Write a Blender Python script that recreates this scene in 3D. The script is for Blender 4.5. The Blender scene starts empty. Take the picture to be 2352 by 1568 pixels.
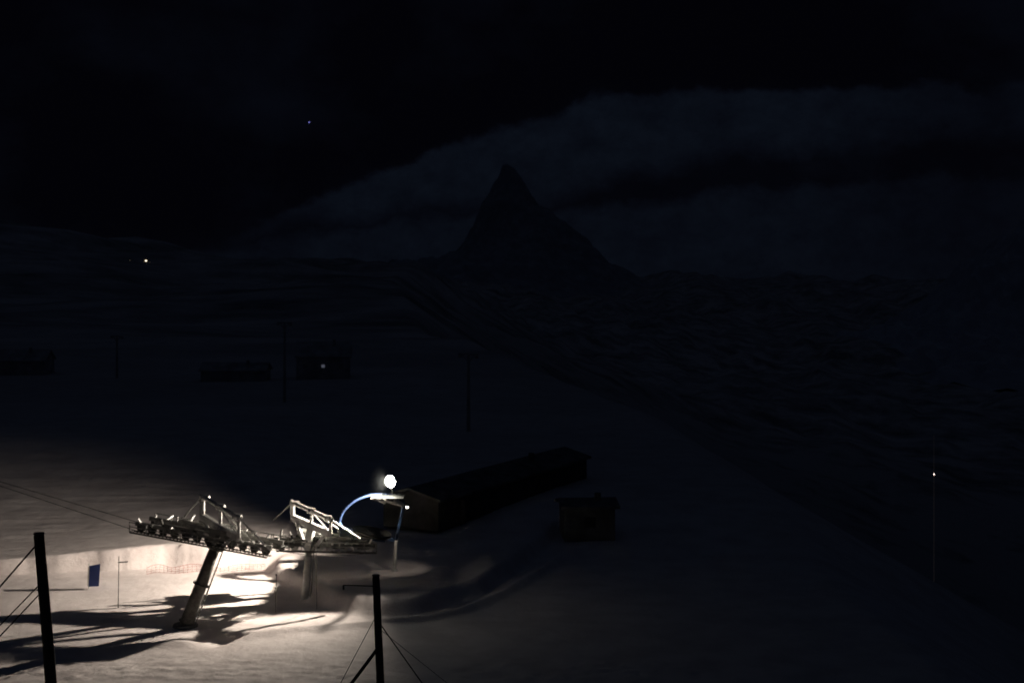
import bpy, math, random, bmesh
import numpy as np
from mathutils import Vector, noise, Matrix
random.seed(4)
scene=bpy.context.scene
col=scene.collection

# ------------------------------------------------------------ materials
def nt(m):
    m.use_nodes=True
    return m.node_tree.nodes, m.node_tree.links
def mat(name,c,rough=0.6,metal=0.0,var=0.25,scale=6.0,c2=None,bump=0.1):
    m=bpy.data.materials.new(name); N,L=nt(m); b=N['Principled BSDF']
    tc=N.new('ShaderNodeTexCoord'); n=N.new('ShaderNodeTexNoise'); n.inputs['Scale'].default_value=scale
    n.inputs['Detail'].default_value=6; n.inputs['Roughness'].default_value=0.65
    L.new(tc.outputs['Object'],n.inputs['Vector'])
    r=N.new('ShaderNodeValToRGB'); r.color_ramp.elements[0].position=0.35; r.color_ramp.elements[1].position=0.68
    d=c2 if c2 else tuple(x*(1-var*2) for x in c)
    r.color_ramp.elements[0].color=(*d,1); r.color_ramp.elements[1].color=(*c,1)
    L.new(n.outputs['Fac'],r.inputs['Fac']); L.new(r.outputs['Color'],b.inputs['Base Color'])
    b.inputs['Roughness'].default_value=rough; b.inputs['Metallic'].default_value=metal
    bp=N.new('ShaderNodeBump'); bp.inputs['Strength'].default_value=bump; bp.inputs['Distance'].default_value=0.02
    L.new(n.outputs['Fac'],bp.inputs['Height']); L.new(bp.outputs['Normal'],b.inputs['Normal'])
    return m
def emis(name,c,s):
    m=bpy.data.materials.new(name); N,L=nt(m); b=N['Principled BSDF']
    b.inputs['Base Color'].default_value=(*c,1); b.inputs['Emission Color'].default_value=(*c,1); b.inputs['Emission Strength'].default_value=s
    return m
galv=mat('galvanised_steel',(0.74,0.74,0.72),0.45,0.1,0.2,3.0)
msteel=mat('dull_galvanised_steel',(0.3,0.3,0.28),0.55,0.2,0.3,3.0)
dsteel=mat('weathered_steel',(0.10,0.10,0.09),0.6,0.2,0.35,3.0)
colm=mat('tower_steel',(0.2,0.19,0.17),0.65,0.1,0.35,2.0)
rubber=mat('black_rubber',(0.03,0.03,0.03),0.8)
blue=mat('blue_paint',(0.007,0.026,0.08),0.65,0.0,0.15,4.0)
blue2=mat('lightened_blue_paint',(0.04,0.09,0.2),0.6,0.0,0.15,4.0)  # lighter copy of the blue, lamplight on the shaded leg put into the colour
bluesign=mat('blue_sign_enamel',(0.04,0.08,0.32),0.5,0.0,0.1,2.0)
white=mat('white_paint',(0.75,0.74,0.7),0.5,0.0,0.1,5.0)
wood=mat('dark_weathered_wood',(0.04,0.035,0.032),0.85,0.0,0.25,7.0,bump=0.5)
shedm=mat('dark_cladding',(0.22,0.22,0.23),0.9,0.0,0.35,.7)
shedw=mat('shaded_shed_wall',(0.09,0.09,0.095),0.9,0.0,0.35,.7)  # shade put into the wall colour, a darker copy of the cladding
hutm=mat('hazed_cladding',(0.58,0.58,0.59),0.85,0.0,0.25,.4)  # pale tone stands in for distance haze on far huts and masts
rednet=mat('red_netting',(0.5,0.1,0.08),0.7,0.0,0.2,2.0)
concrete=mat('concrete',(0.3,0.29,0.27),0.85,0.0,0.2,4.0)
lampglass=emis('lit_lamp_glass',(1.0,0.95,0.82),110)
bulbm=emis('added_bulb',(1.0,0.93,0.8),6)
redlamp=emis('valley_lamp_glow',(1.0,0.78,0.7),3)
winlit2=emis('lit_window_dim',(0.7,0.75,1.0),0.08)
glassd=mat('dark_window_glass',(0.5,0.5,0.51),0.4)
sheddark=mat('shed_opening',(0.08,0.08,0.08),0.8)

def snow_mat():
    m=bpy.data.materials.new('snow'); N,L=nt(m); b=N['Principled BSDF']
    g=N.new('ShaderNodeNewGeometry')
    def noi(s,d=5,r=0.6):
        n=N.new('ShaderNodeTexNoise'); n.inputs['Scale'].default_value=s; n.inputs['Detail'].default_value=d; n.inputs['Roughness'].default_value=r
        L.new(g.outputs['Position'],n.inputs['Vector']); return n
    n1=noi(0.35,6); n2=noi(2.2,8,0.72); n3=noi(0.011,11,0.68)
    r=N.new('ShaderNodeValToRGB'); r.color_ramp.elements[0].position=0.3; r.color_ramp.elements[1].position=0.6
    r.color_ramp.elements[0].color=(0.66,0.59,0.575,1); r.color_ramp.elements[1].color=(0.84,0.775,0.755,1)
    L.new(n1.outputs['Fac'],r.inputs['Fac'])
    sx=N.new('ShaderNodeSeparateXYZ'); L.new(g.outputs['Position'],sx.inputs[0])
    mr=N.new('ShaderNodeMapRange'); mr.inputs['From Min'].default_value=125; mr.inputs['From Max'].default_value=700; mr.inputs['To Min'].default_value=0.0
    L.new(sx.outputs['Y'],mr.inputs['Value'])
    m2=N.new('ShaderNodeMath'); m2.operation='POWER'; m2.inputs[1].default_value=.5; L.new(mr.outputs[0],m2.inputs[0])
    rr=N.new('ShaderNodeMapRange'); rr.inputs['From Min'].default_value=0.38; rr.inputs['From Max'].default_value=0.64
    L.new(n3.outputs['Fac'],rr.inputs['Value'])
    mu=N.new('ShaderNodeMath'); mu.operation='MULTIPLY'; L.new(m2.outputs[0],mu.inputs[0]); L.new(rr.outputs[0],mu.inputs[1])
    # thinner snow cover and dark ground lower down the valley side
    lowz=N.new('ShaderNodeMapRange'); lowz.interpolation_type='SMOOTHSTEP'; lowz.inputs['From Min'].default_value=-1; lowz.inputs['From Max'].default_value=-22; lowz.inputs['To Max'].default_value=.6
    L.new(sx.outputs['Z'],lowz.inputs['Value'])
    fy=N.new('ShaderNodeMapRange'); fy.inputs['From Min'].default_value=900; fy.inputs['From Max'].default_value=2500; fy.inputs['To Min'].default_value=1; fy.inputs['To Max'].default_value=0
    L.new(sx.outputs['Y'],fy.inputs['Value'])
    lz=N.new('ShaderNodeMath'); lz.operation='MULTIPLY'; L.new(lowz.outputs[0],lz.inputs[0]); L.new(fy.outputs[0],lz.inputs[1])
    mm=N.new('ShaderNodeMath'); mm.operation='MAXIMUM'; L.new(mu.outputs[0],mm.inputs[0]); L.new(lz.outputs[0],mm.inputs[1])
    mx=N.new('ShaderNodeMixRGB'); L.new(mm.outputs[0],mx.inputs['Fac']); L.new(r.outputs['Color'],mx.inputs[1]); mx.inputs[2].default_value=(0.2,0.2,0.21,1)
    L.new(mx.outputs[0],b.inputs['Base Color'])
    b.inputs['Roughness'].default_value=0.75
    bp=N.new('ShaderNodeBump'); bp.inputs['Strength'].default_value=0.6; bp.inputs['Distance'].default_value=0.11
    L.new(n2.outputs['Fac'],bp.inputs['Height']); L.new(bp.outputs['Normal'],b.inputs['Normal'])
    return m
snow=snow_mat()
def rock_mat(name,ca,cb):
    m=bpy.data.materials.new(name); N,L=nt(m); b=N['Principled BSDF']
    g=N.new('ShaderNodeNewGeometry'); n=N.new('ShaderNodeTexNoise'); n.inputs['Scale'].default_value=0.012; n.inputs['Detail'].default_value=9; n.inputs['Roughness'].default_value=0.7
    L.new(g.outputs['Position'],n.inputs['Vector'])
    r=N.new('ShaderNodeValToRGB'); r.color_ramp.elements[0].position=0.46; r.color_ramp.elements[1].position=0.66
    r.color_ramp.elements[0].color=(ca,ca,ca*1.1,1); r.color_ramp.elements[1].color=(cb,cb,cb*1.05,1)
    L.new(n.outputs['Fac'],r.inputs['Fac']); L.new(r.outputs['Color'],b.inputs['Base Color']); b.inputs['Roughness'].default_value=0.9
    return m
rock=rock_mat('hazed_mountain_rock',.42,.6)  # colours lifted to stand in for haze over the far peak
rock2=rock_mat('snow_dusted_rock',.55,.75)

# ------------------------------------------------------------ mesh builder
class MB:
    def __init__(s): s.v=[]; s.f=[]; s.m=[]
    def add(s,vs,fs,mi=0):
        o=len(s.v); s.v+= [Vector(v) for v in vs]; s.f+=[tuple(i+o for i in f) for f in fs]; s.m+=[mi]*len(fs)
    def frame(s,p,q,up=Vector((0,0,1))):
        d=(Vector(q)-Vector(p)).normalized()
        if abs(d.dot(up))>0.98: up=Vector((0,1,0))
        a=d.cross(up).normalized(); b=a.cross(d).normalized(); return d,a,b
    def beam(s,p,q,w,h,mi=0):
        p=Vector(p); q=Vector(q); d,a,b=s.frame(p,q); vs=[]
        bv=min(w,h)*0.12
        prof=[(-w/2+bv,-h/2),(w/2-bv,-h/2),(w/2,-h/2+bv),(w/2,h/2-bv),(w/2-bv,h/2),(-w/2+bv,h/2),(-w/2,h/2-bv),(-w/2,-h/2+bv)]
        for c in (p,q):
            for x,y in prof: vs.append(c+a*x+b*y)
        fs=[tuple(range(7,-1,-1)),tuple(range(8,16))]+[(i,(i+1)%8,8+(i+1)%8,8+i) for i in range(8)]
        s.add(vs,fs,mi)
    def tube(s,pts,rs,n=12,mi=0):
        pts=[Vector(p) for p in pts]
        if not isinstance(rs,(list,tuple)): rs=[rs]*len(pts)
        vs=[];fs=[]; up=Vector((0,0,1)); pa=None
        for i,p in enumerate(pts):
            d=(pts[min(i+1,len(pts)-1)]-pts[max(i-1,0)]).normalized()
            if pa is None:
                u=up if abs(d.dot(up))<0.95 else Vector((0,1,0)); a=d.cross(u).normalized()
            else: a=(pa-d*pa.dot(d)).normalized()
            pa=a; b=a.cross(d)
            for k in range(n):
                t=2*math.pi*k/n; vs.append(p+(a*math.cos(t)+b*math.sin(t))*rs[i])
        for i in range(len(pts)-1):
            for k in range(n):
                fs.append((i*n+k,i*n+(k+1)%n,(i+1)*n+(k+1)%n,(i+1)*n+k))
        fs.append(tuple(range(n-1,-1,-1))); fs.append(tuple((len(pts)-1)*n+k for k in range(n)))
        s.add(vs,fs,mi)
    def wheel(s,c,axis,r,t,n=20,mi=0,mi2=1):
        c=Vector(c); axis=Vector(axis).normalized(); d,a,b=s.frame(c,c+axis)
        prof=[(-t*0.8,0.01),(-t*0.8,r*0.2),(-t/2,r*0.25),(-t/2,r*0.8),(-t/2*1.1,r),(-t*0.2,r*0.93),(t*0.2,r*0.93),(t/2*1.1,r),(t/2,r*0.8),(t/2,r*0.25),(t*0.8,r*0.2),(t*0.8,0.01)]
        base=len(s.v)
        for x,rr in prof:
            for k in range(n):
                th=2*math.pi*k/n; s.v.append(c+d*x+(a*math.cos(th)+b*math.sin(th))*rr)
        for i in range(len(prof)-1):
            for k in range(n):
                s.f.append((base+i*n+k,base+i*n+(k+1)%n,base+(i+1)*n+(k+1)%n,base+(i+1)*n+k)); s.m.append(mi2 if 3<=i<=6 else mi)
def mkobj(name,mb,mats,origin=(0,0,0),parent=None,smooth=False):
    o=Vector(origin); me=bpy.data.meshes.new(name)
    me.from_pydata([tuple(v-o) for v in mb.v],[],mb.f)
    for m in mats: me.materials.append(m)
    for i,p in enumerate(me.polygons):
        p.material_index=min(mb.m[i],len(mats)-1); p.use_smooth=smooth
    me.update(); ob=bpy.data.objects.new(name,me); col.objects.link(ob)
    if parent: ob.parent=parent
    else: ob.location=o
    return ob
def thing(name,base,label,cat,group=None):
    e=bpy.data.objects.new(name,None); e.location=base; e.empty_display_size=0.3; col.objects.link(e)
    e['label']=label; e['category']=cat
    if group: e['group']=group
    return e
def part(name,mb,mats,th,smooth=False):
    return mkobj(name,mb,mats,th.location,th,smooth)

# ------------------------------------------------------------ terrain
def ss(a,b,x):
    t=max(0,min(1,(x-a)/(b-a))); return t*t*(3-2*t)
EY=[-50,60,97,127,152,208,380,572,1140,2500,6000,20000]
EX=[28,23,21.5,22.5,20.5,18,-9,-39,-96,-150,-300,-600]
PY=[-50,110,300,600,1140,1900,2600,20000]
PZ=[1.6,1.6,1.6,3,17,38,20,-60]
CX=[-20,-17.5,-14.6,-11.5,-8.5,-6.3,-2.2,1.8,5,9,30]
CY=[103,101.5,96.0,91.0,88.6,88.8,95.0,108.5,121,130,150]
def segd(px,py,pts):
    best=1e9
    for (ax,ay),(bx,by) in zip(pts,pts[1:]):
        dx,dy=bx-ax,by-ay; t=max(0,min(1,((px-ax)*dx+(py-ay)*dy)/(dx*dx+dy*dy)))
        best=min(best,math.hypot(px-ax-t*dx,py-ay-t*dy))
    return best
BERM=[(-34,77.5),(-24,80.2),(-17.1,82.6),(-12.6,85.3),(-8.5,86.5)]
BERM3=[(-8,87),(-5.5,87.6),(-3,90),(-.5,95),(2,102),(4,108),(6,111)]
def shade_scarp(x,y,cx,cy,lx,ly,half,dep,run):
    n=math.hypot(lx,ly); lx/=n; ly/=n
    s=(x-cx)*lx+(y-cy)*ly; q=(x-cx)*(-ly)+(y-cy)*lx
    s+=.3*noise.noise(Vector((x*.6,y*.6,3)))
    return -dep*ss(-.3,.3,s)*(1-ss(run*.35,run,s))*(1-ss(half*.85,half*1.1,abs(q)))
def H(x,y):
    ex=np.interp(y,EY,EX)+3*noise.noise(Vector((0,y*0.03,3)))*ss(60,200,y)
    pl=float(np.interp(y,PY,PZ))
    if y<150:
        n=noise.noise(Vector((x*0.3,0,1.0)))
        hb=1.0+1.0*ss(-42,-18,x)
        yb=103.9+(x+17)*.18
        yq=y+0.6*n+.12*noise.noise(Vector((x*1.7,0,4)))
        bank=ss(yb-.12,yb+.2,yq)*.9+.1*ss(yb-1.2,yb-.1,yq)
        left=hb*bank-.3*ss(yb+.4,yb+4,y)
        cy=float(np.interp(x,CX,CY))
        inner=ss(-1.2,1.2,y-cy+.5*noise.noise(Vector((x*.5,y*.3,6))))
        right=.9*inner
        k=ss(-17.6,-16.6,x)
        b=left*(1-k)+right*k
        if y<106: pl=b
        else: pl=b+(1.6-b)*ss(106,130,y)
        if y<70: pl+=(70-y)*0.23
        if 72<y<114 and -45<x<10:
            pl+=shade_scarp(x,y,-16.9,84.5,-.53,-.85,1.6,.5,3.5)  # hollow added to make a shaded patch right of the thick column
            pl+=0.2*math.exp(-(segd(x,y,BERM)/0.6)**2)
            pl+=0.35*math.exp(-(segd(x,y,BERM3)/0.35)**2)
        pl+=0.06*noise.noise(Vector((x*0.2,y*0.3,0)))+0.03*noise.noise(Vector((x*1.1,y*1.3,5)))
        pl+=0.06*noise.noise(Vector((x*0.12,y*1.6,8)))*ss(103,106,y)
        rough=ss(80.5,77,y+noise.noise(Vector((x*.3,0,0))))
        pl+=0.12*rough*noise.noise(Vector((x*2.0,y*2.4,9)))
    else:
        amp=min(40,0.15+(y-150)*0.011)
        pl+=amp*noise.fractal(Vector((x*0.006,y*0.004,2)),0.9,2.1,5)
        pl+=75*(1-ss(-1000,-150,x))*ss(700,2000,y)*(1-.5*ss(2400,4000,y))
    if 108<y<240: pl+=(1-ss(-34,-10,x))*(ss(110,152,y)*2.6 - ss(150,235,y)*2.6)
    d=x-ex
    if d>0:
        D=350+ 60*noise.noise(Vector((x*.001,y*.001,7)))
        dd=d*d/(d+4)
        drop=D*(1-math.exp(-dd*0.75/D))
        pl-=drop
        pl+=min(1,d/60)*8*noise.fractal(Vector((x*0.01,y*0.007,4)),0.9,2.1,5)
        t=ss(2800,9500,y+0.3*abs(x))
        pl+=(t*330+ss(1500,5000,y)*(150-20*t)*noise.fractal(Vector((x*0.0014,y*0.0008,4)),0.9,2.1,6))*drop/D
    return pl
xs=list(np.arange(-46,30,0.34))
lo=[];x=-46;s=0.4
while x>-12000: s*=1.09; x-=s; lo.append(x)
hi=[];x=xs[-1];s=0.4
while x<12000: s*=1.065; x+=s; hi.append(x)
xs=lo[::-1]+xs+hi
ys=list(np.arange(-40,66,4.0))+list(np.arange(66,98,0.26))+list(np.arange(98,107,0.12))+list(np.arange(107,124,0.3)); y=ys[-1]; s=0.33
while y<15000: s*=1.045; y+=s; ys.append(y)
V=[];F=[];nx=len(xs)
for y in ys:
    for x in xs: V.append((x,y,H(x,y)))
for j in range(len(ys)-1):
    for i in range(nx-1):
        a=j*nx+i; F.append((a,a+1,a+1+nx,a+nx))
me=bpy.data.meshes.new('snowy_ground'); me.from_pydata(V,[],F); me.materials.append(snow)
me.polygons.foreach_set('use_smooth',[True]*len(F)); me.update()
g=bpy.data.objects.new('snowy_ground',me); col.objects.link(g); g['kind']='structure'

def mountain(name,cx,cy,zs,pl,pr,rmax,seed,rough,mt):
    na,nr=160,90; V=[(cx,cy,zs)];F=[]
    for i in range(1,nr+1):
        r=rmax*(i/nr)**1.6
        for k in range(na):
            th=2*math.pi*k/na; w=0.5+0.5*math.cos(th)
            w=ss(0,1,w)
            z=np.interp(r,[p[0] for p in pr],[p[1] for p in pr])*w+np.interp(r,[p[0] for p in pl],[p[1] for p in pl])*(1-w)
            x=cx+r*math.cos(th); y=cy+r*math.sin(th)
            z+=min(1,r/350)*rough*(noise.ridged_multi_fractal(Vector((x*0.002,y*0.002,seed)),0.9,2.1,6,1.0,2.0)-1.2)
            z+=min(r*.22,34)*noise.fractal(Vector((x*0.011,y*0.011,seed)),0.8,2.1,5)
            V.append((x,y,z))
    for k in range(na): F.append((0,1+k,1+(k+1)%na))
    for i in range(nr-1):
        for k in range(na):
            a=1+i*na+k;b=1+i*na+(k+1)%na; F.append((a,a+na,b+na,b))
    me=bpy.data.meshes.new(name); me.from_pydata(V,[],F); me.materials.append(mt); me.update()
    o=bpy.data.objects.new(name,me); col.objects.link(o); o['kind']='structure'
mountain('rocky_mountain_peak',-30,9000,748,
  [(0,748),(30,738),(60,655),(96,600),(165,480),(215,330),(300,215),(454,150),(730,110),(900,50),(1600,-220)],
  [(0,748),(45,720),(96,650),(160,555),(206,490),(290,425),(372,380),(500,255),(647,130),(870,-30),(1336,-180),(1700,-260)],1700,1.3,35,rock)
mountain('rocky_mountain_ridge',2350,5200,420,
  [(0,420),(300,330),(450,250),(700,20),(900,-160),(1400,-330)],
  [(0,420),(600,360),(1400,-200)],1400,5.1,60,rock2)

# ------------------------------------------------------------ lift towers
def lift_tower(label,base,colr,head,a,b,arm0,arm1,nwh,fh,off=0.9,wm_=None,hm=None,box=None,cm=None,cwid=.28,foot=True):
    th=thing('ski_lift_tower',base,label,'ski lift tower','ski lift towers')
    base=Vector(base);head=Vector(head);a=Vector(a);b=Vector(b);arm0=Vector(arm0);arm1=Vector(arm1)
    m=MB(); m.tube([base+Vector((0,0,-1.0)),base,base.lerp(head,0.5),head],[colr*1.15,colr*1.15,colr,colr*0.85],16)
    for t in (0.05,0.52,0.97):
        p=base.lerp(head,t); m.tube([p,p+(head-base).normalized()*0.07],colr*1.35,16)
    part('column',m,[cm or colm],th,True)
    if foot:
        m=MB(); m.tube([base+Vector((0,0,-.6)),base+Vector((0,0,0.1)),base+Vector((0,0,0.17))],[colr*2.1,colr*2.0,colr*1.8],20); part('footing',m,[concrete],th)
    d=(head-base).normalized(); of=Vector((colr*1.5,-0.15,0)); m=MB()
    for sx in (-0.18,0.18):
        m.tube([base+of+Vector((0,sx,0)),head+of+Vector((0,sx,0))],0.025,6)
    L=(head-base).length
    for i in range(int(L/0.3)):
        p=base+d*(0.2+i*0.3)+of; m.tube([p+Vector((0,-0.18,0)),p+Vector((0,0.18,0))],0.015,6)
    part('ladder',m,[msteel],th)
    m=MB(); m.beam(arm0,arm1,0.36,0.42); mid=arm0.lerp(arm1,0.5)
    m.beam(head-d*0.3,mid,0.45,0.5)
    m.beam(head-d*0.6,arm0.lerp(arm1,0.1),0.16,0.2); m.beam(head-d*0.6,arm0.lerp(arm1,0.9),0.16,0.2)
    part('crossarm',m,[galv],th)
    m=MB(); up=Vector((0,0,fh)); u=(b-a).normalized(); am=arm1-arm0
    t0=arm0+up; t1=arm1+up*0.95
    m.tube([t0-am*0.04,t1+am*0.04],0.14,10)
    m.beam(arm0,t0,0.28,0.28); m.beam(arm0+am*.5,arm0+am*.5+up*.98,.18,.18); m.beam(arm1,t1,0.18,0.18)
    m.beam(arm0+am*.98+up*.1,arm0+am*.5+up*.9,.09,.09)
    m.tube([t1,arm1+u*2.0-up*0.3],0.06,8); m.tube([t0,arm0-u*1.3-up*0.25],0.05,8)
    m.tube([arm0.lerp(arm1,.5)+up,arm0.lerp(arm1,.5)+u*1.8-up*0.2],0.05,8)
    for q in (0.08,0.5,0.95):
        c=t0.lerp(t1,q); m.tube([c-u*.26,c+u*.26],0.19,10)
    part('lifting_frame',m,[galv],th)
    s=Vector((-(b-a).y,(b-a).x,0)).normalized()
    if s.y>0: s=-s
    wm=MB(); wm.wheel((0,0,0),s,0.27,0.12,20,0,1)
    wme=None
    m=MB(); cw=MB(); hr=MB()
    for side,so in ((-1,-off),(1,off)):
        A=a+s*so; B=b+s*so
        m.beam(A,B,0.16,0.26)
        m.beam(A.lerp(B,.22)+Vector((0,0,.2)),A.lerp(B,.78)+Vector((0,0,.2)),0.14,0.2)
        m.beam(A.lerp(B,.38)+Vector((0,0,.42)),A.lerp(B,.66)+Vector((0,0,.42)),0.14,0.2)
        m.beam(A.lerp(B,.5)+Vector((0,0,.15)),arm0.lerp(arm1,.5+.27*side),0.2,0.2)
        for i in range(nwh):
            t=(i+.5)/nwh; p=A.lerp(B,t)-Vector((0,0,0.2))
            if i%2==0:
                p2=A.lerp(B,(i+1.5)/nwh)-Vector((0,0,.2)); m.beam(p+s*.1,p2+s*.1,0.05,0.12); m.beam(p.lerp(p2,.5)+s*.1,p.lerp(p2,.5)+s*.1+Vector((0,0,.25)),.06,.08)
            if wme is None:
                w=mkobj('sheave_wheel',wm,[wm_ or galv,rubber],(0,0,0),th,True); wme=w
            else:
                w=wme.copy(); col.objects.link(w); w.parent=th
            w.location=p-base
            k=.0+.55*random.random(); jk=MB()
            jk.beam(p+Vector((0,0,.05)),p+Vector((0,0,.32)),.09,.09)
            jk.beam(p+Vector((0,0,.27)),p+s*side*(.2+.5*random.random())+u*(random.random()-.5)*.4+Vector((0,0,.25+k)),.08+.06*random.random(),.12)
            part('rope_catcher',jk,[galv if random.random()<.6 else dsteel],th)
        o=s*0.5*side+Vector((0,0,-0.42))
        for q in (-cwid,cwid): cw.beam(A+o+s*q,B+o+s*q,0.05,0.1)
        n=int((B-A).length/0.24)
        for i in range(n+1):
            p=A.lerp(B,i/n)+o+Vector((0,0,.06)); cw.beam(p-s*cwid,p+s*cwid,0.06,0.03)
        for i in range(9):
            p=A.lerp(B,i/8)+o+s*(cwid+.01)*side; hr.tube([p,p+Vector((0,0,.62+.1*random.random()))],0.03,6)
        for hh in (.35,.62): hr.tube([A+o+s*(cwid+.01)*side+Vector((0,0,hh)),B+o+s*(cwid+.01)*side+Vector((0,0,hh))],0.03,6)
    part('sheave_beam',m,[msteel if cwid>.2 else dsteel],th); part('catwalk',cw,[dsteel],th); part('handrail',hr,[hm or msteel],th)
    if box:
        bc,bx0,bx1=Vector(box[0]),Vector(box[1]),box[2]
        m=MB(); m.beam(bc-bx0,bc+bx0,.45,bx1); m.beam(bc-bx0*1.05+Vector((0,0,bx1/2+.02)),bc+bx0*1.05+Vector((0,0,bx1/2+.02)),.55,.05)
        m.beam(bc,arm0-Vector((0,0,.1)),.1,.1)
        part('added_shadow_box',m,[msteel],th)  # box added to cast the dark patch near the thick column's foot
    return th
lift_tower('grey steel ski lift tower on thick leaning column in floodlit snow',(-19.75,86.0,H(-19.75,86)),0.38,(-18.0,86.3,4.75),
   (-22.9,88.2,6.0),(-14.2,86.2,4.85),(-19.1,87.7,6.35),(-16.4,85.4,5.45),12,1.25,.9,dsteel,msteel)
lift_tower('grey steel ski lift tower on slim column beside the floodlight',(-13.55,93.3,H(-13.55,93.3)),0.24,(-13.4,93.9,3.3),
   (-15.7,94.1,3.65),(-9.3,95.7,3.2),(-14.7,95.2,5.05),(-11.9,93.2,4.3),8,1.0,.7,None,None,((-14.0,95.5,3.65),(.32,-.66,0),.85),galv,.08,False)

# ------------------------------------------------------------ floodlight mast with blue frame
bz=H(-8.1,98)
th=thing('floodlight_mast',(-8.1,98,bz),'blue curved steel lift frame on a post carrying a lit floodlight','floodlight')
m=MB(); m.tube([(-8.1,98,bz-.4),(-8.0,98,3.0)],[0.11,0.11],14); m.tube([(-8.1,98,bz-.4),(-8.1,98,bz+.12)],.22,14); part('post',m,[galv],th,True)
m=MB()
pts=[]
for i in range(13):
    t=i/12*math.pi/2; pts.append((-9.0-2.9*math.cos(t),98.3,4.1+2.0*math.sin(t)))
pts.append((-8.6,98.3,6.1)); m.tube(pts,0.08,12)
m.tube([(-8.6,98.3,6.1),(-7.9,98.2,5.95),(-7.45,98.1,5.6)],[.08,.1,.11],12)
part('blue_arch',m,[blue],th,True)
m=MB(); m.tube([(-7.45,98.1,5.62),(-7.55,98,5.1),(-7.8,98,4.0),(-8.0,98,3.0)],[.10,.10,.10,.11],12); part('blue_leg',m,[blue2],th,True)
m=MB(); m.beam((-11.7,97.6,3.95),(-8.1,97.9,3.0),.14,.22); m.beam((-11.9,98.2,4.15),(-11.5,97.6,3.85),.14,.2); m.beam((-8.8,98,2.95),(-9.6,96.6,3.3),.12,.18)
part('blue_arm',m,[blue2],th)
m=MB(); m.wheel((-9.6,97.5,3.62),(0.2,-.05,1),1.35,.16,36,0,1)
for k in range(6):
    t=k*math.pi/3; m.beam((-9.6,97.5,3.62),(-9.6+1.2*math.cos(t),97.5+1.2*math.sin(t),3.62-.24*math.cos(t)),.1,.08)
part('bullwheel',m,[dsteel,rubber],th)
m=MB()
px,py,pz=-8.5,97.6,6.08
for i in range(13): m.beam((px-1.02+i*.17,py-1.0,pz),(px-1.02+i*.17,py+1.0,pz),.165,.04)
for q in (-.85,0,.85): m.beam((px-1.1,py+q,pz-.09),(px+1.1,py+q,pz-.09),.08,.1)
part('service_platform',m,[dsteel],th)
m=MB()
m.beam((px-.9,py-.9,pz+.06),(px-.1,py-1.06,pz-.3),.12,.14); m.beam((px-.2,py-1.06,pz-.1),(px+1.1,py-1.0,pz-.5),.12,.16); m.tube([(px+.5,py-.9,pz-.1),(px+1.15,py-.8,pz-.55)],.15,10)
m.tube([(px-1.0,py-1.0,pz),(px-1.0,py-1.0,pz+.3)],.03,6); m.tube([(px-.3,py-1.0,pz),(px-.3,py-1.0,pz+.35)],.03,6)
part('platform_bracket',m,[galv],th)
m=MB(); m.tube([(-7.15,97.0,5.5),(-7.15,96.95,5.4),(-7.15,96.95,5.36)],[.1,.09,.02],12); part('added_bulb',m,[bulbm],th,True)  # bulb, its shade and its spot are added to light the leg
m=MB(); m.tube([(-7.15,97.01,5.62),(-7.15,97.0,5.5)],[.06,.13],12); m.beam((-7.35,96.7,5.62),(-7.15,97.01,5.64),.05,.05); part('added_bulb_shade',m,[dsteel],th,True)
lx,ly,lz=-8.38,98.0,7.05
m=MB(); m.tube([(lx+.1,ly+.1,6.15),(lx+.1,ly+.1,6.95)],.05,10); part('lamp_bracket',m,[dsteel],th)
D=Vector((-0.55,-0.83,-0.05)).normalized(); S=D.cross(Vector((0,0,1))).normalized(); U=S.cross(D)
c=Vector((lx,ly,lz))
m=MB(); m.tube([c-D*.42,c-D*.4,c-D*.1,c],[.1,.22,.4,.43],24)
for f in range(5): m.beam(c-D*.5+S*(f-2)*.07,c-D*.38+S*(f-2)*.07,.03,.26)
part('lamp_housing',m,[dsteel],th,True)
m=MB(); m.tube([c+D*.005,c+D*.09,c+D*.15,c+D*.18],[.41,.37,.24,.06],28); part('lamp_glass',m,[lampglass],th,True)

def spot(name,pos,d,ang,blend,e,rad,colr=(1,.87,.73)):
    la=bpy.data.lights.new(name,'SPOT'); la.spot_size=math.radians(ang); la.spot_blend=blend; la.energy=e; la.color=colr; la.shadow_soft_size=rad
    o=bpy.data.objects.new(name,la); col.objects.link(o); o.location=pos; o.rotation_euler=Vector(d).to_track_quat('-Z','Y').to_euler()
spot('floodlight_beam',c+D*.33,(-.94,-.33,.05),166,.85,31000,.05)
spot('floodlight_far_beam',c+D*.33+S*-.05,(-.88,.32,-.12),80,1,1000,.05)
spot('added_bulb_light',(-7.15,96.95,5.32),(-.25,.32,-1),70,.6,70,.06)  # added spot that brightens the leg and the snow below it

# scattering sphere added to give the lamp a soft halo
bm=bmesh.new(); bmesh.ops.create_icosphere(bm,subdivisions=4,radius=1.8); me=bpy.data.meshes.new('lamp_halo'); bm.to_mesh(me); bm.free()
mm=bpy.data.materials.new('lamp_halo'); mm.use_nodes=True; N=mm.node_tree.nodes; L=mm.node_tree.links
N.remove(N['Principled BSDF']); vs=N.new('ShaderNodeVolumeScatter'); tc=N.new('ShaderNodeTexCoord'); ln=N.new('ShaderNodeVectorMath'); ln.operation='LENGTH'
L.new(tc.outputs['Object'],ln.inputs[0]); mr=N.new('ShaderNodeMapRange'); mr.inputs['From Min'].default_value=0; mr.inputs['From Max'].default_value=1.75; mr.inputs['To Min'].default_value=1; mr.inputs['To Max'].default_value=0
L.new(ln.outputs['Value'],mr.inputs['Value']); pw=N.new('ShaderNodeMath'); pw.operation='POWER'; pw.inputs[1].default_value=2.5; L.new(mr.outputs[0],pw.inputs[0])
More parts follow.
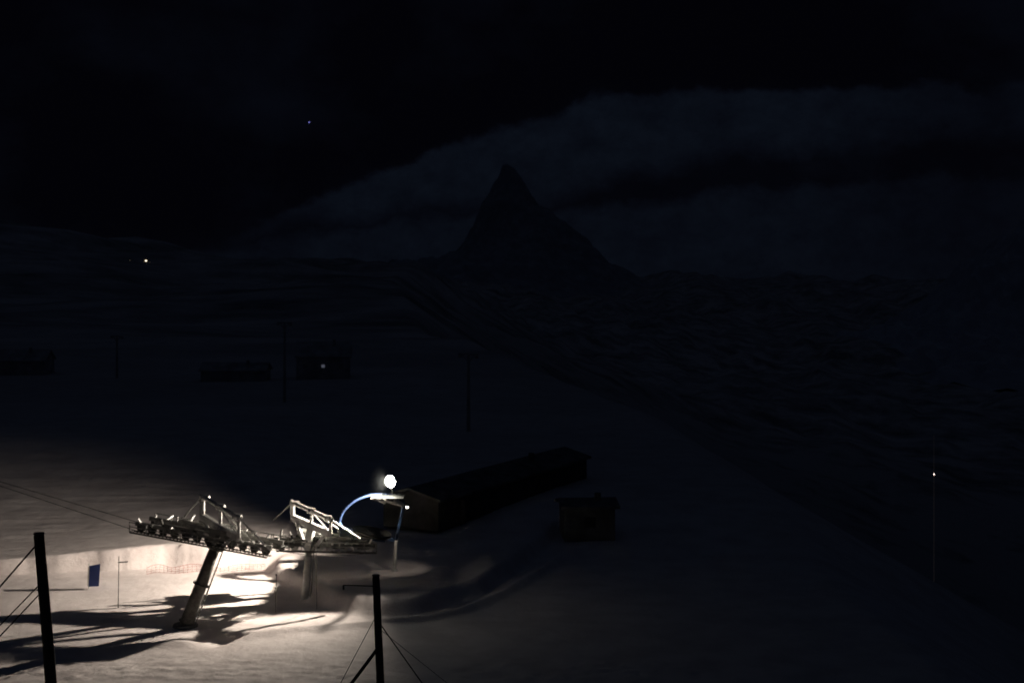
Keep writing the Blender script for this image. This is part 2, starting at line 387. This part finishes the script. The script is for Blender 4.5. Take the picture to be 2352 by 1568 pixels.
mu=N.new('ShaderNodeMath'); mu.operation='MULTIPLY'; mu.inputs[1].default_value=0.0012; L.new(pw.outputs[0],mu.inputs[0]); L.new(mu.outputs[0],vs.inputs['Density'])
vs.inputs['Color'].default_value=(.85,.95,1,1)
L.new(vs.outputs[0],N['Material Output'].inputs['Volume']); me.materials.append(mm)
mo=bpy.data.objects.new('lamp_halo',me); mo.location=c+D*.2+Vector((.2,0,-.1)); col.objects.link(mo); mo['kind']='structure'

# ------------------------------------------------------------ haul ropes
def rope(pts,label,r=.03,sag=0.0):
    P=[]
    for a,b in zip(pts,pts[1:]):
        a=Vector(a);b=Vector(b)
        for i in range(12):
            t=i/12; p=a.lerp(b,t); p.z-=sag*4*t*(1-t); P.append(p)
    P.append(Vector(pts[-1])); m=MB(); m.tube(P,r,6)
    o=mkobj('haul_rope',m,[dsteel],pts[0]); o['label']=label; o['category']='cable'; o['group']='lift ropes'
s1=Vector((-0.22,-0.97,0)); s2=Vector((0.24,-.97,0))
for k in (-.9,.9):
    rope([(-80,150+k,7.5),Vector((-22.9,88.2,5.55))+s1*k,Vector((-14.2,86.2,4.4))+s1*k],'thin dark steel rope running over the lift tower wheels',.022,0)
    rope([Vector((-22.9,88.2,5.7))+s1*k,Vector((-15.7,94.1,3.2))+s2*k*.78,Vector((-9.3,95.7,2.75))+s2*k*.78],'thin steel rope between lift tower and bullwheel',.02,.3)
# ------------------------------------------------------------ poles in front
def pole(label,base,top,r,stays,extra=None):
    th=thing('wooden_pole',base,label,'pole','guyed poles')
    m=MB(); b=Vector(base);t=Vector(top)
    m.tube([b-Vector((0,0,.5)),b.lerp(t,.5),t-Vector((0,0,.06)),t],[r*1.12,r*1.03,r*.95,r*.8],16); part('shaft',m,[wood],th,True)
    m=MB(); m.tube([t,t+Vector((0,0,.05))],[r*1.08,r*.9],16); part('cap',m,[dsteel],th)
    for p,q,rr in stays:
        m=MB(); m.tube([p,q],rr,6); part('stay',m,[wood],th)
    if extra:
        m=MB(); m.tube([extra[0],extra[1]],.02,6); m.tube([extra[1],Vector(extra[1])+Vector((0,0,-.15))],.03,6); part('arm',m,[dsteel],th)
g1=H(-14.95,46)
pole('thick dark wooden pole with steel stays standing in snow',(-14.7,46,g1),(-15.3,46,12.75),.175,
  [((-15.3,46,12.5),(-21.6,46.5,H(-21.6,46.5)),.03),((-15.2,46,11.2),(-20.6,45.5,H(-20.6,45.5)),.022),((-15.2,46,10.9),(-21,48,H(-21,48)),.022)])
g2=H(-4.25,46)
pole('slim dark wooden pole with slanted braces standing in snow',(-4.15,46,g2),(-4.4,46,11.4),.125,
  [((-4.3,46,9.9),(-1.2,45.8,H(-1.2,45.8)),.02),((-4.35,46,9.05),(-7.0,45.8,H(-7,45.8)),.06),((-4.4,46,10.1),(-6.9,46.8,H(-6.9,46.8)),.01),((-4.3,46,9.7),(0.8,46.8,H(.8,46.8)),.008)],
  ((-4.4,46,11.07),(-5.45,46,11.1)))
# ------------------------------------------------------------ sign, marker stakes
z0=H(-28.6,96.5)
th=thing('information_sign',(-28.6,96.5,z0),'small blue sign board on a post in the snow','sign')
m=MB(); m.tube([(-28.75,96.6,z0-.3),(-28.7,96.6,z0+1.7)],.04,8); part('post',m,[galv],th)
m=MB(); P=[(-28.75,96.5,z0+.15),(-27.95,96.2,z0+.25),(-27.85,96.2,z0+1.75),(-28.7,96.5,z0+1.55)]
P2=[(x+.02,y-.05,z) for x,y,z in P]; m.add(P+P2,[(0,1,2,3),(7,6,5,4),(0,4,5,1),(1,5,6,2),(2,6,7,3),(3,7,4,0)]); part('board',m,[bluesign],th)
m=MB(); m.beam((-28.74,96.42,z0+.2),(-28.69,96.42,z0+1.52),.09,.03); part('white_edge',m,[white],th)
def stake(x,y,h,arm=True,lean=0.05,label='thin metal marker stake standing in the snow'):
    z=H(x,y); th=thing('marker_stake',(x,y,z),label,'stake','marker stakes')
    m=MB(); m.tube([(x,y,z-.3),(x+lean,y,z+h)],.025,8); part('rod',m,[dsteel],th)
    m=MB(); 
    if arm: m.beam((x-.05+lean,y,z+h*.88),(x+.6+lean,y-.1,z+h*.9),.05,.07)
    else: m.tube([(x+lean,y,z+h),(x+lean,y,z+h+.12)],[.05,.04],8)
    part('marker_head',m,[dsteel],th)
stake(-25.2,91,3.3); stake(-14.9,89.6,2.3,False); stake(-12.4,90.4,3.6,False,-.05,'tall thin pale pole planted beside the lift tower')
# netting fence on the bank
def net(x0,y0,x1,y1,h,label):
    base=((x0+x1)/2,(y0+y1)/2,H((x0+x1)/2,(y0+y1)/2)); th=thing('safety_net_fence',base,label,'fence','safety nets')
    m=MB(); n=int(abs(x1-x0)/.28)
    pts=[]
    for i in range(n+1):
        t=i/n; x=x0+(x1-x0)*t; y=y0+(y1-y0)*t+.15*math.sin(t*17); z=H(x,y)-.12; hh=h*(.6+.9*noise.noise(Vector((x*.5,0,2))))
        pts.append((x,y,z,hh))
    for q in (0,.25,.5,.75,1): 
        m.tube([(a[0],a[1],a[2]+a[3]*q) for a in pts],.008 if q not in(0,1) else .014,4)
    for a in pts: m.tube([(a[0],a[1],a[2]),(a[0]+.03,a[1],a[2]+a[3])],.007,4)
    part('netting',m,[rednet],th)
    for i in range(0,n+1,max(1,n//5)):
        a=pts[i]; m=MB(); m.tube([(a[0],a[1]+.05,a[2]-.2),(a[0],a[1]+.05,a[2]+a[3]+.2)],.012,6); part('post',m,[galv],th)
net(-26,101.2,-17.8,102.6,.9,'sagging red safety net along the foot of the snow bank')

# ------------------------------------------------------------ buildings
def gable(name,label,x,y,w,d,h,rh,rot=0,lit=None,group=None,litmat=None,wm=shedm,ww=None):
    z=min(H(x,y),H(x-w/2,y),H(x+w/2,y))-.2; th=thing(name,(x,y,z),label,'building',group)
    c,s=math.cos(rot),math.sin(rot)
    def T(a,b,k): return (x+a*c-b*s,y+a*s+b*c,z+k)
    W,Dp=w/2,d/2
    m=MB(); m.add([T(-W,-Dp,0),T(W,-Dp,0),T(W,Dp,0),T(-W,Dp,0),T(-W,-Dp,h),T(W,-Dp,h),T(W,Dp,h),T(-W,Dp,h),T(-W,0,h+rh),T(W,0,h+rh)],
       [(0,1,5,4),(1,2,6,9,5),(2,3,7,6),(3,0,4,8,7)]); part('wall',m,[ww or wm],th)
    m=MB(); e=.35
    for sg in (-1,1):
        y0=sg*(Dp+e); z0=h-rh*e/Dp
        q=[T(-W-e,y0,z0+.05),T(W+e,y0,z0+.05),T(W+e,0,h+rh+.05),T(-W-e,0,h+rh+.05)]; q2=[(a,b,k+.22) for a,b,k in q]
        m.add(q+q2,[(3,2,1,0),(4,5,6,7),(0,1,5,4),(1,2,6,5),(2,3,7,6),(3,0,4,7)])
    part('roof',m,[wm],th)
    m=MB(); m.beam(T(W*.4,-Dp*.3,h+rh*.5),T(W*.4,-Dp*.3,h+rh+.7),.5,.5); part('chimney',m,[wm],th)
    nw=max(1,int(w/3)); 
    for i in range(nw):
        a=-W+w*(i+.5)/nw; k=.3 if lit==i else .45; m=MB(); m.beam(T(a-k,-Dp-.03,h*.6),T(a+k,-Dp-.03,h*.6),.06,k*1.8)
        part('window',m,[litmat if lit==i else (glassd if wm is hutm else sheddark)],th)
    m=MB(); a=-W+w*.12; m.beam(T(a,-Dp-.04,0),T(a,-Dp-.04,min(2.1,h*.85)),.9,.06); part('door',m,[ww or wm],th)
    return th
gable('mountain_hut','grey timber mountain hut on the snowfield',-96,278,11,7,3,1.8,.05,group='huts on the snowfield',wm=hutm)
gable('mountain_hut','long low grey timber hut on the snowfield',-52,268,12,6,2.2,1.2,0,group='huts on the snowfield',wm=hutm)
gable('mountain_hut','grey mountain hut with one lit window',-36,272,10,8,4.5,2.4,.1,lit=1,litmat=winlit2,group='huts on the snowfield',wm=hutm)
gable('storage_hut','small dark flat-walled hut beside the snow path',6.0,114,4,3.4,2.7,.35,.1)
gable('long_shed','long low dark shed behind the floodlight',-1.5,126,30,5,2.3,.7,math.atan2(28,13.5),ww=shedw)
def ray(u,v,y0=250,y1=9000):
    y=y0
    while y<y1:
        if H(u*y,y)>21-v*y: return u*y,y
        y*=1.01
    return u*y1,y1
def far_hut(u,v,size,strg,label,y0=250,c=(1,.85,.6)):
    x,y=ray(u,v,y0); z=H(x,y); k=size*y
    e=emis('distant_window_glow',c,strg)
    th=thing('distant_house',(x,y,z),label,'building','distant lit houses')
    w=k*1.6;h=k
    m=MB(); m.add([(x-w,y,z-h),(x+w,y,z-h),(x+w,y+w,z-h),(x-w,y+w,z-h),(x-w,y,z+h),(x+w,y,z+h),(x+w,y+w,z+h),(x-w,y+w,z+h),(x,y,z+h*1.8),(x,y+w,z+h*1.8)],
      [(0,1,5,8,4),(1,2,6,5),(2,3,7,9,6),(3,0,4,7)]); part('wall',m,[hutm],th)
    m=MB(); 
    for sg in (-1,1):
        q=[(x,y-.3,z+h*1.85),(x+sg*w*1.15,y-.3,z+h*.92),(x+sg*w*1.15,y+w,z+h*.92),(x,y+w,z+h*1.85)]; m.add(q+[(a,b,c_+.3) for a,b,c_ in q],[(0,1,2,3),(7,6,5,4),(0,4,5,1),(1,5,6,2)])
    part('roof',m,[hutm],th)
    m=MB(); m.beam((x-k*.45,y-.1,z+h*.3),(x+k*.45,y-.1,z+h*.3),.1,k*.8); part('window',m,[e],th)
P=lambda px,py:((px-1176)/3267,(py-640)/3267)
far_hut(*P(335,602),.0013,3,'distant mountain station with bright warm window',900)
far_hut(*P(298,603),.0006,.6,'distant mountain station with faint window',900)
far_hut(*P(2327,1032),.0007,.35,'lone valley house with faint lit window')
def mast(x,y,h,w,label):
    z=H(x,y); th=thing('lift_mast',(x,y,z),label,'lift mast','dark lift masts')
    m=MB(); m.tube([(x,y,z-.5),(x,y,z+h)],[.26,.16],12); part('column',m,[hutm],th)
    m=MB(); m.beam((x-w,y,z+h),(x+w,y,z+h-.1),.2,.2); m.tube([(x-w,y,z+h-.3),(x-w*.6,y,z+h-.3)],.18,10); m.tube([(x+w*.6,y,z+h-.4),(x+w,y,z+h-.4)],.18,10); m.beam((x-w*.6,y,z+h),(x,y,z+h-1.2),.12,.12); m.beam((x+w*.6,y,z+h),(x,y,z+h-1.2),.12,.12)
    part('crossarm',m,[hutm],th)
mast(-5.6,183,10,1.3,'dark lift mast with crossarm on the snow'); mast(-35.5,222,12.5,1.2,'tall dark lift mast on the snowfield'); mast(-75,270,8,1.2,'dark lift mast near the huts')
x,y=53.4,180; z=H(x,y); th=thing('light_streak',(x,y,z),'thin glowing light streak built as a shaft, with a small valley lamp','light streak')
m=MB(); m.tube([(x,y,z-.5),(x,y,-3.7),(x,y,1.2)],[.05,.04,.015],8); part('shaft',m,[emis('streak_glow',(.5,.42,.4),.012)],th)  # glowing shaft stands in for the bloom streak through the small light
m=MB(); m.tube([(x,y-.06,-3.8),(x,y-.06,-3.7),(x,y-.06,-3.6)],[.05,.08,.03],10); part('valley_lamp',m,[redlamp],th)

bm=bmesh.new(); bmesh.ops.create_icosphere(bm,subdivisions=2,radius=7); me=bpy.data.meshes.new('star'); bm.to_mesh(me); bm.free(); me.materials.append(emis('star_light',(.3,.3,1),.7))
o=bpy.data.objects.new('star',me); o.location=((710-1176)/3267*14000,14000,21+(640-281)/3267*14000); col.objects.link(o); o['kind']='structure'

# ------------------------------------------------------------ world
w=bpy.data.worlds.new('World'); scene.world=w; w.use_nodes=True; N=w.node_tree.nodes; L=w.node_tree.links
bg=N['Background']; out=N['World Output']
tc=N.new('ShaderNodeTexCoord'); sp=N.new('ShaderNodeSeparateXYZ'); L.new(tc.outputs['Generated'],sp.inputs[0])
def M(op,a,b=None,c=None,clamp=False):
    n=N.new('ShaderNodeMath'); n.operation=op; n.use_clamp=clamp
    for i,v in enumerate((a,b,c)):
        if v is None: continue
        if isinstance(v,(int,float)): n.inputs[i].default_value=v
        else: L.new(v,n.inputs[i])
    return n.outputs[0]
yy=M('MAXIMUM',sp.outputs['Y'],0.05)
u=M('DIVIDE',sp.outputs['X'],yy); v=M('DIVIDE',sp.outputs['Z'],yy)
mp=N.new('ShaderNodeMapping'); mp.inputs['Scale'].default_value=(1,1,1.5); L.new(tc.outputs['Generated'],mp.inputs['Vector'])
def WN(s,d,r=.6):
    n=N.new('ShaderNodeTexNoise'); n.inputs['Scale'].default_value=s; n.inputs['Detail'].default_value=d; n.inputs['Roughness'].default_value=r; L.new(mp.outputs[0],n.inputs['Vector']); return n.outputs['Fac']
nz=WN(26,9,.6)
nv=M('MULTIPLY_ADD',nz,0.036,-0.018)
vv=M('ADD',v,nv)
uf=M('MULTIPLY_ADD',u,1.25,0.5)
def curve(pts):
    r=N.new('ShaderNodeValToRGB'); els=r.color_ramp.elements
    for i,(px,py) in enumerate(pts):
        pos=((px-1176)/3267)*1.25+.5; val=(640-py)/3267*5
        e=els[i] if i<2 else els.new(pos)
        e.position=pos; e.color=(max(val,0),)*3+(1,)
    L.new(uf,r.inputs['Fac']); return M('MULTIPLY',r.outputs['Color'],0.2)
def sstep(x,wd):
    n=N.new('ShaderNodeMapRange'); n.interpolation_type='SMOOTHSTEP'; n.inputs['From Min'].default_value=-wd; n.inputs['From Max'].default_value=wd; L.new(x,n.inputs['Value']); return n.outputs[0]
def rng(x,a,b,c,d):
    n=N.new('ShaderNodeMapRange'); n.interpolation_type='SMOOTHSTEP'
    for k,q in zip(('From Min','From Max','To Min','To Max'),(a,b,c,d)): n.inputs[k].default_value=q
    L.new(x,n.inputs['Value']); return n.outputs[0]
top1=curve([(500,560),(830,415),(1000,350),(1150,290),(1350,228),(1560,200),(1800,215),(2100,190),(2352,205)])
low1=curve([(500,540),(870,490),(1100,475),(1300,455),(1450,405),(1700,350),(2100,325),(2352,315)])
top2=curve([(300,620),(560,560),(900,500),(1090,488),(1250,485),(1500,465),(1700,430),(2100,400),(2352,420)])
fad=M('MULTIPLY',rng(u,.17,.37,1,.45),rng(u,-.22,-.10,.55,1))
c1=M('MULTIPLY',sstep(M('SUBTRACT',top1,vv),.005),sstep(M('SUBTRACT',vv,low1),.016))
c2=sstep(M('SUBTRACT',top2,vv),.007)
mott=M('MULTIPLY_ADD',WN(38,8,.7),1.9,.05)
c12=M('MULTIPLY',M('MULTIPLY',M('MAXIMUM',M('MAXIMUM',M('MULTIPLY',c1,1.1),M('MULTIPLY',c2,.85)),M('MULTIPLY',sstep(M('SUBTRACT',top1,vv),.014),.18)),fad),mott)
c3=M('MULTIPLY',M('SUBTRACT',WN(4,6),.5,clamp=True),2.6)
hz=N.new('ShaderNodeMapRange'); hz.inputs['From Min'].default_value=.25; hz.inputs['From Max'].default_value=1; hz.inputs['To Max'].default_value=1.8; L.new(sp.outputs['Z'],hz.inputs['Value'])
tot=M('ADD',c12,M('ADD',c3,hz.outputs[0]))
mix=N.new('ShaderNodeVectorMath'); mix.operation='SCALE'; mix.inputs[0].default_value=(.0018,.0029,.0050); L.new(tot,mix.inputs['Scale'])
ad=N.new('ShaderNodeVectorMath'); ad.operation='ADD'; ad.inputs[1].default_value=(.0007,.0007,.0017); L.new(mix.outputs[0],ad.inputs[0])
L.new(ad.outputs[0],bg.inputs['Color']); bg.inputs['Strength'].default_value=1
sk=N.new('ShaderNodeTexSky'); sk.sky_type='NISHITA'; sk.sun_disc=False; sk.sun_elevation=math.radians(-4); sk.sun_rotation=math.radians(200)
b2=N.new('ShaderNodeBackground'); b2.inputs['Strength'].default_value=.0006; L.new(sk.outputs[0],b2.inputs['Color'])
ash=N.new('ShaderNodeAddShader'); L.new(bg.outputs[0],ash.inputs[0]); L.new(b2.outputs[0],ash.inputs[1]); L.new(ash.outputs[0],out.inputs['Surface'])

# ------------------------------------------------------------ camera
cd=bpy.data.cameras.new('camera'); cam=bpy.data.objects.new('camera',cd); col.objects.link(cam); scene.camera=cam
cam.location=(0,0,21); cam.rotation_euler=(math.radians(90),0,0); cd.lens=50; cd.sensor_width=36; cd.shift_y=-144/2352
cd.clip_end=40000; cd.clip_start=.5
cd.dof.use_dof=True; cd.dof.focus_distance=20; cd.dof.aperture_fstop=2.2
scene.view_settings.view_transform='Standard'; scene.view_settings.look='None'; scene.view_settings.exposure=0
